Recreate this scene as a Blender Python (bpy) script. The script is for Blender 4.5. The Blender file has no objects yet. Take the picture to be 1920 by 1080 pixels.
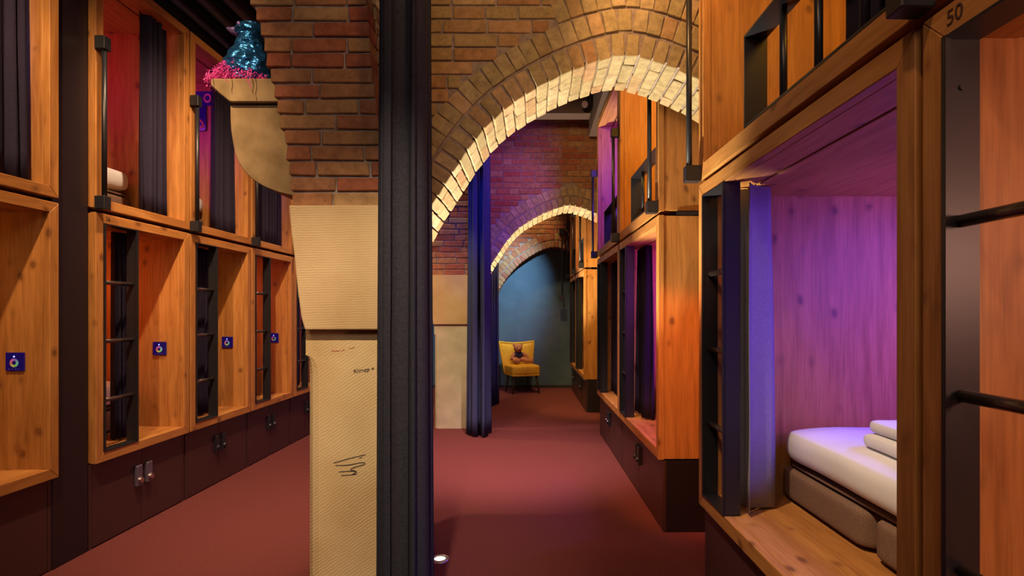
import bpy, bmesh, math, random
from mathutils import Vector, Matrix, Euler, noise
R = math.radians
rnd = random.Random(7)
S = bpy.context.scene
col = S.collection

# ------------------------------------------------------------------ camera, world, exposure
cam_d = bpy.data.cameras.new('camera'); cam = bpy.data.objects.new('camera', cam_d); col.objects.link(cam)
cam.location = (0, 0, 1.33); cam.rotation_euler = (R(90), 0, 0)
cam_d.sensor_width = 36; cam_d.lens = 36 * 1040 / 1920
cam_d.shift_x = -40 / 1920; cam_d.shift_y = 48 / 1920
cam_d.clip_start = 0.02; cam_d.clip_end = 100
S.camera = cam
S.view_settings.view_transform = 'Standard'
S.view_settings.look = 'None'
S.view_settings.exposure = 0.0
S.view_settings.gamma = 1.0
S.view_settings.use_curve_mapping = False
S.cycles.use_denoising = True
S.cycles.max_bounces = 7
S.cycles.diffuse_bounces = 4
S.cycles.sample_clamp_indirect = 4.0
W = bpy.data.worlds.new('world'); S.world = W; W.use_nodes = True
W.node_tree.nodes['Background'].inputs[0].default_value = (0.75, 0.62, 0.60, 1)
W.node_tree.nodes['Background'].inputs[1].default_value = 0.06

def light(name, kind, loc, power, color, size=0.1, target=None, spot=60, blend=0.4, size_y=None):
    d = bpy.data.lights.new(name, kind); d.energy = power; d.color = color
    if kind == 'AREA':
        d.size = size
        if size_y: d.shape = 'RECTANGLE'; d.size_y = size_y
    else: d.shadow_soft_size = size
    if kind == 'SPOT': d.spot_size = R(spot); d.spot_blend = blend
    o = bpy.data.objects.new(name, d); col.objects.link(o); o.location = loc
    if target is not None:
        o.rotation_euler = (Vector(target) - Vector(loc)).to_track_quat('-Z', 'Y').to_euler()
    return o
WARM = (1.0, 0.72, 0.42); WARM2 = (1.0, 0.60, 0.28); NEUT = (1.0, 0.86, 0.72)
# added broad fill light above and behind the camera, then left-hand spots
light('fill_light_rear', 'AREA', (-0.2, -1.6, 3.3), 30, (1.0, 0.76, 0.62), 1.6, (-0.3, 3.0, 1.2), size_y=1.0)
light('lamp_ceiling_left', 'SPOT', (-1.62, 1.35, 3.72), 330, (1.0, 0.64, 0.34), 0.04, (-2.5, 3.0, 1.2), 75, 0.8)
light('lamp_left_aisle', 'SPOT', (-1.62, 2.9, 3.72), 420, (1.0, 0.66, 0.40), 0.04, (-1.95, 4.8, 0.2), 88, 0.9)
light('lamp_left_units', 'SPOT', (-1.2, 3.6, 3.6), 45, (1.0, 0.62, 0.26), 0.05, (-2.6, 4.6, 1.6), 95, 0.8)
light('lamp_left_aisle_far', 'SPOT', (-1.8, 6.2, 3.72), 200, WARM, 0.06, (-1.8, 6.6, 0), 110, 0.6)
# spots in the right-hand aisle
light('lamp_aisle_middle', 'SPOT', (0.0, 3.7, 3.6), 820, (1.0, 0.66, 0.64), 0.05, (-0.2, 5.2, 0), 48, 0.9)
light('lamp_aisle_units', 'SPOT', (-0.25, 4.4, 3.5), 55, WARM2, 0.05, (0.8, 4.4, 1.2), 80, 0.7)
light('lamp_aisle_far', 'SPOT', (0.2, 7.9, 3.5), 170, WARM2, 0.05, (0.0, 8.8, 0), 80, 0.7)
light('lamp_aisle_far_units', 'SPOT', (0.0, 6.1, 3.0), 260, (1.0, 0.62, 0.15), 0.04, (0.80, 7.46, 1.2), 50, 0.6)
light('lamp_side_panel', 'SPOT', (0.3, 2.2, 3.5), 60, (1.0, 0.52, 0.18), 0.05, (1.0, 3.4, 1.9), 60, 0.8)
light('added_red_glow_panel', 'SPOT', (0.15, 2.0, 2.4), 230, (1.0, 0.30, 0.08), 0.05, (0.97, 3.4, 0.80), 32, 0.6)  # added spot for the red-orange glow low on the panel, no fixture
light('lamp_pillar', 'SPOT', (-0.3, 0.3, 3.3), 400, (1.0, 0.78, 0.50), 0.05, (-0.80, 2.35, 0.8), 40, 0.9)
light('lamp_arch_wall', 'SPOT', (0.1, 1.2, 3.5), 42, (1.0, 0.56, 0.20), 0.08, (-0.1, 2.9, 2.7), 80, 0.9)
light('lamp_front_units', 'SPOT', (-0.3, 0.4, 3.4), 50, (1.0, 0.58, 0.32), 0.06, (0.85, 1.6, 1.3), 70, 0.8)
light('lamp_front_bed', 'SPOT', (-0.5, 1.1, 3.5), 330, (1.0, 0.72, 0.46), 0.05, (1.05, 2.05, 0.45), 24, 0.9)
# recessed floor uplights under the arches, then spots and added coloured lights
light('uplight_front_arch', 'SPOT', (-0.40, 3.08, 0.04), 760, (1.0, 0.88, 0.64), 0.03, (0.42, 3.12, 2.6), 62, 0.5)
light('uplight_second_arch', 'SPOT', (-0.30, 7.16, 0.04), 900, (1.0, 0.86, 0.60), 0.03, (0.3, 7.16, 2.6), 66, 0.5)
light('lamp_end_wall', 'SPOT', (0.3, 8.3, 2.9), 380, (0.48, 0.76, 1.0), 0.04, (-0.70, 9.95, 1.7), 62, 1.0)
light('lamp_end_arch', 'SPOT', (-0.1, 9.25, 3.75), 80, (1.0, 0.66, 0.30), 0.03, (-0.1, 9.75, 2.4), 75, 0.8)
light('added_purple_spill', 'SPOT', (0.05, 4.3, 3.6), 115, (0.60, 0.20, 1.0), 0.05, (-0.32, 6.9, 2.75), 30, 0.6)  # added purple spot, stands in for coloured spill on the brick
light('lamp_second_wall', 'SPOT', (0.25, 4.6, 3.5), 60, WARM2, 0.05, (0.45, 6.9, 3.0), 50, 0.9)
light('lamp_second_pillar', 'SPOT', (-1.15, 4.2, 3.4), 170, (1.0, 0.78, 0.42), 0.05, (-0.97, 6.4, 1.35), 30, 0.8)
light('added_blue_spill', 'SPOT', (-0.35, 4.1, 3.4), 150, (0.04, 0.08, 1.0), 0.05, (-0.58, 5.95, 2.4), 26, 0.8)  # added blue spot, stands in for spill from the bunks onto the drape

# ------------------------------------------------------------------ materials
def nt(name):
    m = bpy.data.materials.new(name); m.use_nodes = True
    t = m.node_tree; b = t.nodes['Principled BSDF']
    return m, t, b
def N(t, typ, **kw):
    n = t.nodes.new(typ)
    for k, v in kw.items(): setattr(n, k, v)
    return n
def plain(name, c, rough=0.5, metal=0.0, emit=None, es=0, spec=0.5):
    m, t, b = nt(name)
    b.inputs['Base Color'].default_value = (*c, 1); b.inputs['Roughness'].default_value = rough
    b.inputs['Metallic'].default_value = metal; b.inputs['Specular IOR Level'].default_value = spec
    if emit: b.inputs['Emission Color'].default_value = (*emit, 1); b.inputs['Emission Strength'].default_value = es
    return m
def ramp(t, stops):
    r = N(t, 'ShaderNodeValToRGB'); e = r.color_ramp.elements
    e[0].position, e[0].color = stops[0][0], (*stops[0][1], 1)
    e[1].position, e[1].color = stops[-1][0], (*stops[-1][1], 1)
    for p, c in stops[1:-1]:
        q = e.new(p); q.color = (*c, 1)
    return r
def bump(t, b, h, strength, dist=0.01):
    n = N(t, 'ShaderNodeBump'); n.inputs['Strength'].default_value = strength; n.inputs['Distance'].default_value = dist
    t.links.new(h, n.inputs['Height']); t.links.new(n.outputs[0], b.inputs['Normal'])
def mathn(t, op, a, b_=None):
    n = N(t, 'ShaderNodeMath', operation=op)
    for i, v in enumerate((a, b_)):
        if v is None: continue
        if isinstance(v, (int, float)): n.inputs[i].default_value = v
        else: t.links.new(v, n.inputs[i])
    return n.outputs[0]
def wood(name, axis, dark=1.0):
    """knotty oak, grain along one axis (0 x, 1 y, 2 z)"""
    m, t, b = nt(name); L = t.links.new
    tc = N(t, 'ShaderNodeTexCoord'); oi = N(t, 'ShaderNodeObjectInfo')
    add = N(t, 'ShaderNodeVectorMath', operation='ADD'); mul = N(t, 'ShaderNodeVectorMath', operation='SCALE')
    cmb = N(t, 'ShaderNodeCombineXYZ')
    for i in range(3): L(oi.outputs['Random'], cmb.inputs[i])
    L(cmb.outputs[0], mul.inputs[0]); mul.inputs['Scale'].default_value = 13.0
    L(tc.outputs['Object'], add.inputs[0]); L(mul.outputs[0], add.inputs[1])
    # warp
    nw = N(t, 'ShaderNodeTexNoise'); nw.inputs['Scale'].default_value = 2.2; L(add.outputs[0], nw.inputs['Vector'])
    w1 = N(t, 'ShaderNodeVectorMath', operation='SCALE'); L(nw.outputs['Color'], w1.inputs[0]); w1.inputs['Scale'].default_value = 0.12
    ad2 = N(t, 'ShaderNodeVectorMath', operation='ADD'); L(add.outputs[0], ad2.inputs[0]); L(w1.outputs[0], ad2.inputs[1])
    mp = N(t, 'ShaderNodeMapping'); sc = [15, 15, 15]; sc[axis] = 0.9; mp.inputs['Scale'].default_value = sc; L(ad2.outputs[0], mp.inputs['Vector'])
    n1 = N(t, 'ShaderNodeTexNoise'); n1.inputs['Scale'].default_value = 1.6; n1.inputs['Detail'].default_value = 5; L(mp.outputs[0], n1.inputs['Vector'])
    mp2 = N(t, 'ShaderNodeMapping'); sc = [120, 120, 120]; sc[axis] = 5; mp2.inputs['Scale'].default_value = sc; L(add.outputs[0], mp2.inputs['Vector'])
    n2 = N(t, 'ShaderNodeTexNoise'); n2.inputs['Scale'].default_value = 1.0; n2.inputs['Detail'].default_value = 2; L(mp2.outputs[0], n2.inputs['Vector'])
    # knots
    mp3 = N(t, 'ShaderNodeMapping'); sc = [1.25] * 3; sc[axis] = 0.8; mp3.inputs['Scale'].default_value = sc; L(ad2.outputs[0], mp3.inputs['Vector'])
    vo = N(t, 'ShaderNodeTexVoronoi'); vo.inputs['Scale'].default_value = 9.0; L(mp3.outputs[0], vo.inputs['Vector'])
    kn = ramp(t, [(0.0, (1, 1, 1)), (0.12, (1, 1, 1)), (0.19, (0.35, 0.35, 0.35)), (0.32, (0, 0, 0))]); L(vo.outputs['Distance'], kn.inputs[0])
    n3 = N(t, 'ShaderNodeTexNoise'); n3.inputs['Scale'].default_value = 3.0; L(add.outputs[0], n3.inputs['Vector'])
    gate = ramp(t, [(0.47, (0, 0, 0)), (0.55, (1, 1, 1))]); L(n3.outputs['Fac'], gate.inputs[0])
    kk = mathn(t, 'MULTIPLY', kn.outputs[0], gate.outputs[0])
    d = dark
    r = ramp(t, [(0.28, (0.36 * d, 0.145 * d, 0.034 * d)), (0.5, (0.46 * d, 0.20 * d, 0.052 * d)), (0.75, (0.55 * d, 0.26 * d, 0.075 * d))]); L(n1.outputs['Fac'], r.inputs[0])
    mx = N(t, 'ShaderNodeMixRGB', blend_type='MULTIPLY'); mx.inputs[0].default_value = 0.4; L(r.outputs[0], mx.inputs[1])
    fr = ramp(t, [(0.3, (0.45, 0.40, 0.36)), (0.6, (1, 1, 1))]); L(n2.outputs['Fac'], fr.inputs[0]); L(fr.outputs[0], mx.inputs[2])
    mk = N(t, 'ShaderNodeMixRGB'); L(mathn(t, 'MULTIPLY', kk, 0.75), mk.inputs[0]); L(mx.outputs[0], mk.inputs[1]); mk.inputs[2].default_value = (0.11 * d, 0.035 * d, 0.012 * d, 1)
    L(mk.outputs[0], b.inputs['Base Color']); b.inputs['Roughness'].default_value = 0.48
    b.inputs['Specular IOR Level'].default_value = 0.35
    bump(t, b, n2.outputs['Fac'], 0.12, 0.002)
    return m
M = {}
M['wood_x'] = wood('oak_grain_across', 0); M['wood_y'] = wood('oak_grain_along', 1); M['wood_z'] = wood('oak_grain_upright', 2)
M['black'] = plain('black_powder_coated_steel', (0.014, 0.014, 0.018), 0.38, 0.0)
M['rung'] = plain('dark_bronze_tube', (0.16, 0.12, 0.10), 0.28, 0.8)
M['locker'] = plain('dark_aubergine_laminate', (0.055, 0.022, 0.022), 0.38)
M['filler'] = plain('near_black_laminate', (0.014, 0.008, 0.012), 0.45)
M['latch'] = plain('grey_latch_case', (0.16, 0.14, 0.20), 0.35, 0.5)
M['latch_dark'] = plain('black_latch_case', (0.02, 0.02, 0.028), 0.35, 0.3)
M['steel'] = plain('brushed_steel', (0.62, 0.58, 0.58), 0.3, 1.0)
M['ceiling'] = plain('black_ceiling_metal', (0.012, 0.012, 0.013), 0.5)
M['ceiling_edge'] = plain('grey_ceiling_edge', (0.20, 0.20, 0.22), 0.35)
M['beam'] = plain('brown_painted_beam', (0.07, 0.035, 0.025), 0.6)
M['mark'] = plain('dark_engraving', (0.05, 0.018, 0.008), 0.8)
M['ink'] = plain('black_marker_ink', (0.012, 0.008, 0.012), 0.7)
M['red_ink'] = plain('red_marker_ink', (0.42, 0.07, 0.04), 0.7)
M['wood_leg'] = plain('dark_walnut', (0.03, 0.014, 0.009), 0.35)

def brickmat(name, stops, island=False):
    m, t, b = nt(name); L = t.links.new
    if island: src = N(t, 'ShaderNodeNewGeometry').outputs['Random Per Island']
    else: src = N(t, 'ShaderNodeObjectInfo').outputs['Random']
    r = ramp(t, stops); L(src, r.inputs[0])
    g = N(t, 'ShaderNodeNewGeometry')
    n = N(t, 'ShaderNodeTexNoise'); n.inputs['Scale'].default_value = 22; n.inputs['Detail'].default_value = 6; n.inputs['Roughness'].default_value = 0.65; L(g.outputs['Position'], n.inputs['Vector'])
    n2 = N(t, 'ShaderNodeTexNoise'); n2.inputs['Scale'].default_value = 110; n2.inputs['Detail'].default_value = 3; L(g.outputs['Position'], n2.inputs['Vector'])
    v = ramp(t, [(0.3, (0.62, 0.58, 0.55)), (0.62, (1.12, 1.08, 1.0))]); L(n.outputs['Fac'], v.inputs[0])
    mx = N(t, 'ShaderNodeMixRGB', blend_type='MULTIPLY'); mx.inputs[0].default_value = 0.9; L(r.outputs[0], mx.inputs[1]); L(v.outputs[0], mx.inputs[2])
    sp = ramp(t, [(0.27, (0.35, 0.3, 0.28)), (0.36, (1, 1, 1))]); L(n2.outputs['Fac'], sp.inputs[0])
    m2 = N(t, 'ShaderNodeMixRGB', blend_type='MULTIPLY'); m2.inputs[0].default_value = 0.7; L(mx.outputs[0], m2.inputs[1]); L(sp.outputs[0], m2.inputs[2])
    L(m2.outputs[0], b.inputs['Base Color']); b.inputs['Roughness'].default_value = 0.85; b.inputs['Specular IOR Level'].default_value = 0.25
    h = mathn(t, 'ADD', n.outputs['Fac'], mathn(t, 'MULTIPLY', n2.outputs['Fac'], 0.35))
    bump(t, b, h, 0.55, 0.006)
    return m
RED = [(0.0, (0.30, 0.085, 0.05)), (0.3, (0.36, 0.13, 0.07)), (0.55, (0.32, 0.16, 0.085)), (0.8, (0.38, 0.17, 0.08)), (1.0, (0.38, 0.24, 0.12))]
YEL = [(0.0, (0.36, 0.19, 0.095)), (0.2, (0.37, 0.24, 0.12)), (0.6, (0.34, 0.26, 0.13)), (0.9, (0.43, 0.31, 0.17)), (1.0, (0.42, 0.21, 0.11))]
VOU = [(0.0, (0.38, 0.23, 0.13)), (0.15, (0.33, 0.27, 0.15)), (0.6, (0.40, 0.32, 0.19)), (0.9, (0.46, 0.37, 0.24)), (1.0, (0.42, 0.26, 0.15))]
M['brick_red'] = brickmat('red_brick', RED); M['brick_yellow'] = brickmat('yellow_brick', YEL); M['brick_arch'] = brickmat('arch_brick', VOU)
M['brick_red_far'] = brickmat('red_brick_massed', RED, True); M['brick_yellow_far'] = brickmat('yellow_brick_massed', YEL, True)
def rough(name, c1, c2, scale, bs, bd=0.004, rough_=0.9, hatch=None):
    m, t, b = nt(name); L = t.links.new
    g = N(t, 'ShaderNodeNewGeometry')
    n = N(t, 'ShaderNodeTexNoise'); n.inputs['Scale'].default_value = scale; n.inputs['Detail'].default_value = 6; L(g.outputs['Position'], n.inputs['Vector'])
    r = ramp(t, [(0.3, c1), (0.68, c2)]); L(n.outputs['Fac'], r.inputs[0])
    L(r.outputs[0], b.inputs['Base Color']); b.inputs['Roughness'].default_value = rough_; b.inputs['Specular IOR Level'].default_value = 0.2
    h = n.outputs['Fac']
    if hatch:
        mp = N(t, 'ShaderNodeMapping'); mp.inputs['Rotation'].default_value = (0, hatch[1], 0); L(g.outputs['Position'], mp.inputs['Vector'])
        w = N(t, 'ShaderNodeTexWave', bands_direction='Z'); w.inputs['Scale'].default_value = hatch[0]; w.inputs['Distortion'].default_value = 3.5
        w.inputs['Detail'].default_value = 3; w.inputs['Detail Scale'].default_value = 1.5; L(mp.outputs[0], w.inputs['Vector'])
        n2 = N(t, 'ShaderNodeTexNoise'); n2.inputs['Scale'].default_value = 5; L(g.outputs['Position'], n2.inputs['Vector'])
        h = mathn(t, 'ADD', h, mathn(t, 'MULTIPLY', mathn(t, 'MULTIPLY', w.outputs['Fac'], n2.outputs['Fac']), 0.9))
        mx = N(t, 'ShaderNodeMixRGB', blend_type='MULTIPLY'); L(r.outputs[0], mx.inputs[1]); wr = ramp(t, [(0.0, (0.72, 0.68, 0.62)), (0.5, (1, 1, 1))]); L(w.outputs['Fac'], wr.inputs[0]); L(wr.outputs[0], mx.inputs[2])
        mx.inputs[0].default_value = 0.35; L(mx.outputs[0], b.inputs['Base Color'])
    bump(t, b, h, bs, bd)
    return m
M['mortar'] = rough('grey_lime_mortar', (0.20, 0.15, 0.13), (0.34, 0.27, 0.24), 30, 0.6)
M['stone'] = rough('tooled_sandstone', (0.52, 0.34, 0.16), (0.68, 0.50, 0.28), 3.0, 0.5, 0.003, hatch=(26, 0.6))
M['stone_flat'] = rough('sandstone_with_level_tooling', (0.50, 0.33, 0.17), (0.62, 0.44, 0.25), 3.5, 0.35, 0.003, hatch=(30, 0.02))
M['stone_plain'] = rough('smooth_sandstone', (0.22, 0.15, 0.075), (0.42, 0.30, 0.16), 9, 0.4, 0.003)
M['stone_pale'] = rough('pale_grey_sandstone', (0.42, 0.38, 0.27), (0.62, 0.56, 0.42), 4, 0.3, 0.003)
M['carpet'] = rough('burgundy_carpet', (0.085, 0.019, 0.020), (0.18, 0.046, 0.044), 160, 0.8, 0.004, 0.95)
M['blue_wall'] = rough('blue_grey_plaster', (0.070, 0.110, 0.150), (0.09, 0.135, 0.18), 5, 0.15, 0.003, 0.9)
M['dark_wall'] = rough('dark_plaster', (0.03, 0.025, 0.03), (0.04, 0.035, 0.04), 5, 0.15, 0.003, 0.8)
M['drape'] = rough('charcoal_drape', (0.020, 0.020, 0.030), (0.034, 0.032, 0.048), 90, 0.2, 0.001, 0.8)
M['drape_blue'] = rough('blue_black_drape', (0.03, 0.04, 0.10), (0.05, 0.06, 0.14), 90, 0.2, 0.001, 0.8)
M['curtain'] = rough('grey_woven_curtain', (0.14, 0.135, 0.155), (0.34, 0.325, 0.36), 420, 0.4, 0.001, 0.9)
M['curtain_dark'] = rough('aubergine_curtain', (0.013, 0.010, 0.024), (0.024, 0.018, 0.042), 200, 0.3, 0.001, 0.85)
M['boxspring'] = rough('brown_woven_upholstery', (0.13, 0.075, 0.05), (0.26, 0.16, 0.11), 350, 0.5, 0.001, 0.9)
M['linen'] = rough('white_linen', (0.74, 0.74, 0.76), (0.80, 0.80, 0.82), 5, 0.15, 0.004, 0.75)
M['mustard'] = rough('mustard_velvet', (0.62, 0.33, 0.02), (0.74, 0.42, 0.03), 20, 0.2, 0.002, 0.7)
M['plush'] = rough('brown_plush', (0.36, 0.14, 0.05), (0.62, 0.29, 0.12), 60, 0.9, 0.006, 0.95)
M['vest'] = plain('black_knit', (0.02, 0.017, 0.03), 0.8)
M['pink'] = rough('pink_shredded_paper', (0.72, 0.04, 0.36), (0.88, 0.14, 0.52), 40, 0.1, 0.001, 0.5)
def foil():
    m, t, b = nt('blue_metallic_foil'); L = t.links.new
    g = N(t, 'ShaderNodeTexCoord')
    v = N(t, 'ShaderNodeTexVoronoi', feature='F1'); v.inputs['Scale'].default_value = 26; L(g.outputs['Object'], v.inputs['Vector'])
    mp = N(t, 'ShaderNodeMapping'); mp.inputs['Rotation'].default_value = (0.3, 0.5, 0.2); mp.inputs['Scale'].default_value = (14, 30, 60); L(g.outputs['Object'], mp.inputs['Vector'])
    n = N(t, 'ShaderNodeTexNoise'); n.inputs['Scale'].default_value = 1; n.inputs['Detail'].default_value = 3; L(mp.outputs[0], n.inputs['Vector'])
    b.inputs['Base Color'].default_value = (0.04, 0.24, 0.62, 1); b.inputs['Metallic'].default_value = 0.85; b.inputs['Roughness'].default_value = 0.25
    bump(t, b, mathn(t, 'ADD', v.outputs['Distance'], mathn(t, 'MULTIPLY', n.outputs['Fac'], 1.5)), 1.0, 0.012)
    return m
M['foil'] = foil()
M['beak'] = plain('violet_foil', (0.20, 0.13, 0.36), 0.3, 0.6)
M['panel'] = plain('dark_glass_panel', (0.01, 0.008, 0.03), 0.15, 0.0, (0.01, 0.0, 0.35), 0.16)
M['led'] = plain('blue_indicator', (0.1, 0.1, 0.8), 0.3, 0.0, (0.15, 0.2, 1.0), 7)
M['lamp_glass'] = plain('lit_lamp_glass', (0.9, 0.9, 0.9), 0.3, 0.0, (1.0, 0.93, 0.80), 5)
def wheel():
    m, t, b = nt('colour_wheel'); L = t.links.new
    tc = N(t, 'ShaderNodeTexCoord'); gr = N(t, 'ShaderNodeTexGradient', gradient_type='RADIAL'); sx = N(t, 'ShaderNodeSeparateXYZ'); cb = N(t, 'ShaderNodeCombineXYZ')
    L(tc.outputs['Object'], sx.inputs[0]); L(sx.outputs[0], cb.inputs[0]); L(sx.outputs[2], cb.inputs[1]); L(cb.outputs[0], gr.inputs[0])
    h = N(t, 'ShaderNodeCombineColor', mode='HSV'); L(gr.outputs['Fac'], h.inputs[0]); h.inputs[1].default_value = 0.75; h.inputs[2].default_value = 0.5
    L(h.outputs[0], b.inputs['Emission Color']); L(h.outputs[0], b.inputs['Base Color']); b.inputs['Emission Strength'].default_value = 0.22
    return m
M['wheel'] = wheel()

# ------------------------------------------------------------------ mesh helpers
class MB:
    def __init__(s): s.v = []; s.f = []
    def add(s, vs, fs):
        n = len(s.v); s.v += [tuple(v) for v in vs]; s.f += [tuple(i + n for i in f) for f in fs]; return s
    def box(s, x0, x1, y0, y1, z0, z1):
        x0, x1 = min(x0, x1), max(x0, x1); y0, y1 = min(y0, y1), max(y0, y1); z0, z1 = min(z0, z1), max(z0, z1)
        return s.add([(x, y, z) for z in (z0, z1) for y in (y0, y1) for x in (x0, x1)],
                     [(0, 2, 3, 1), (4, 5, 7, 6), (0, 1, 5, 4), (2, 6, 7, 3), (0, 4, 6, 2), (1, 3, 7, 5)])
    def prism(s, poly, axis, a, b):
        """poly in the two other axes (ascending order), extruded from a to b"""
        def p3(p, c):
            q = list(p); q.insert(axis, c); return tuple(q)
        n = len(poly); area = sum(poly[i][0] * poly[(i + 1) % n][1] - poly[(i + 1) % n][0] * poly[i][1] for i in range(n))
        if area < 0: poly = poly[::-1]
        if (axis == 1): poly = poly[::-1]
        vs = [p3(p, min(a, b)) for p in poly] + [p3(p, max(a, b)) for p in poly]
        fs = [tuple(range(n))[::-1], tuple(range(n, 2 * n))] + [(i, (i + 1) % n, n + (i + 1) % n, n + i) for i in range(n)]
        return s.add(vs, fs)
    def tube(s, pts, r, n=8, cap=True):
        pts = [Vector(p) for p in pts]; rings = []
        rr = r if isinstance(r, (list, tuple)) else [r] * len(pts)
        up = None
        for i, p in enumerate(pts):
            d = (pts[min(i + 1, len(pts) - 1)] - pts[max(i - 1, 0)]).normalized()
            if up is None: up = Vector((0, 0, 1)) if abs(d.z) < 0.9 else Vector((1, 0, 0))
            a = d.cross(up).normalized(); b = a.cross(d).normalized(); up = b
            rings.append([p + (a * math.cos(2 * math.pi * k / n) + b * math.sin(2 * math.pi * k / n)) * rr[i] for k in range(n)])
        vs = [v for ring in rings for v in ring]; fs = []
        for i in range(len(pts) - 1):
            for k in range(n):
                a, b = i * n + k, i * n + (k + 1) % n
                fs.append((a, a + n, b + n, b))
        if cap: fs += [tuple(range(n)), tuple(range((len(pts) - 1) * n, len(pts) * n))[::-1]]
        return s.add(vs, fs)
    def ball(s, c, r, rx=None, seg=14, rings=9):
        sc = r if isinstance(r, (tuple, list)) else (r, r, r); vs = []; fs = []
        for i in range(1, rings):
            th = math.pi * i / rings
            for k in range(seg):
                ph = 2 * math.pi * k / seg
                vs.append((c[0] + sc[0] * math.sin(th) * math.cos(ph), c[1] + sc[1] * math.sin(th) * math.sin(ph), c[2] + sc[2] * math.cos(th)))
        vs += [(c[0], c[1], c[2] + sc[2]), (c[0], c[1], c[2] - sc[2])]; T = len(vs) - 2; B = T + 1
        for i in range(rings - 2):
            for k in range(seg):
                a, b = i * seg + k, i * seg + (k + 1) % seg
                fs.append((a, a + seg, b + seg, b))
        for k in range(seg):
            fs.append((T, k, (k + 1) % seg)); fs.append((B, (rings - 2) * seg + (k + 1) % seg, (rings - 2) * seg + k))
        return s.add(vs, fs)
    def loft(s, rings, cap=True):
        n = len(rings[0]); vs = [v for r in rings for v in r]; fs = []
        for i in range(len(rings) - 1):
            for k in range(n):
                a, b = i * n + k, i * n + (k + 1) % n
                fs.append((a, b, b + n, a + n))
        if cap: fs += [tuple(range(n))[::-1], tuple(range((len(rings) - 1) * n, len(rings) * n))]
        return s.add(vs, fs)
    def grid(s, fn, nu, nv, closed_u=False):
        vs = [fn(i / nu, j / nv) for j in range(nv + 1) for i in range(nu + 1)]
        fs = [(j * (nu + 1) + i, j * (nu + 1) + i + 1, (j + 1) * (nu + 1) + i + 1, (j + 1) * (nu + 1) + i) for j in range(nv) for i in range(nu)]
        return s.add(vs, fs)
    def build(s, name, mat, parent=None, bevel=0, smooth=False, seg=1):
        me = bpy.data.meshes.new(name); me.from_pydata(s.v, [], s.f); me.update()
        bm = bmesh.new(); bm.from_mesh(me); bmesh.ops.recalc_face_normals(bm, faces=bm.faces); bm.to_mesh(me); bm.free()
        me.materials.append(mat)
        if smooth:
            for p in me.polygons: p.use_smooth = True
        o = bpy.data.objects.new(name, me); col.objects.link(o); o.parent = parent
        if bevel:
            b = o.modifiers.new('bevel', 'BEVEL'); b.width = bevel; b.segments = seg; b.limit_method = 'ANGLE'
        return o
def empty(name, loc=(0, 0, 0), rz=0, parent=None):
    o = bpy.data.objects.new(name, None); col.objects.link(o); o.location = loc; o.rotation_euler = (0, 0, rz); o.parent = parent
    o.empty_display_size = 0.1; return o
def tag(o, label=None, cat=None, group=None, kind=None):
    if label: o['label'] = label
    if cat: o['category'] = cat
    if group: o['group'] = group
    if kind: o['kind'] = kind
    return o
def struct(o): o['kind'] = 'structure'; return o
def lerp(a, b, t): return a + (b - a) * t
def interp(pts, z):
    """pts sorted by second value: returns first value at z"""
    if z <= pts[0][1]: return pts[0][0]
    for (x0, z0), (x1, z1) in zip(pts, pts[1:]):
        if z <= z1: return lerp(x0, x1, (z - z0) / (z1 - z0))
    return pts[-1][0]

# ------------------------------------------------------------------ the setting
ZC = 3.86
struct(MB().box(-5.2, 3.6, -3.2, 10.3, -0.1, 0).build('floor', M['carpet']))
ce = struct(MB().box(-5.2, 3.6, -3.2, 10.3, ZC, ZC + 0.1).build('ceiling', M['ceiling']))
for i in range(34):
    x = -3.6 + i * 0.105
    MB().box(x, x + 0.03, -3.0, 9.8, ZC - 0.06, ZC).build('ceiling_rib', M['ceiling_edge'] if i % 2 else M['ceiling'], ce)
struct(MB().box(-5.3, -5.0, -3.2, 10.3, 0, ZC).build('wall_left', M['dark_wall']))
struct(MB().box(3.3, 3.6, -3.2, 10.3, 0, ZC).build('wall_right', M['dark_wall']))
struct(MB().box(-5.0, 3.3, -3.2, -3.1, 0, ZC).build('wall_rear', M['dark_wall']))
struct(MB().box(-5.0, 3.3, 9.95, 10.3, 0, ZC).build('wall_end', M['blue_wall']))
struct(MB().box(-5.0, 3.3, 9.935, 9.95, 0, 0.05).build('baseboard_end', M['dark_wall'], None, 0.003))

# ------------------------------------------------------------------ bricks
_bm = {}
def brick_mesh(l, d, h, mat, var):
    """l along x, d along y, h along z; centred"""
    key = (round(l, 2), round(d, 2), round(h, 3), mat.name, var)
    if key in _bm: return _bm[key]
    l, d, h = key[0], key[1], key[2]
    rr = random.Random(hash((key[0], key[1], key[2], var)) & 0xffff)
    bm = bmesh.new(); bmesh.ops.create_cube(bm, size=1)
    for v in bm.verts:
        v.co = Vector((v.co.x * l + rr.uniform(-.0035, .0035), v.co.y * d + rr.uniform(-.002, .002), v.co.z * h + rr.uniform(-.0025, .0025)))
    bmesh.ops.bevel(bm, geom=list(bm.edges), offset=0.004, segments=1, affect='EDGES')
    me = bpy.data.meshes.new('brick'); bm.to_mesh(me); bm.free(); me.materials.append(mat)
    _bm[key] = me; return me
def put_brick(parent, c, size, mat, rot=0.0, jit=0.003):
    """rot turns the brick in the x-z plane; size = (along, depth, height)"""
    o = bpy.data.objects.new('brick', brick_mesh(*size, mat, rnd.randrange(5))); col.objects.link(o)
    o.parent = parent; o.location = (c[0], c[1] + rnd.uniform(-jit, jit), c[2]); o.rotation_euler = (rnd.uniform(-.01, .01), -rot + rnd.uniform(-.008, .008), rnd.uniform(-.012, .012))
    return o
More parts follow.
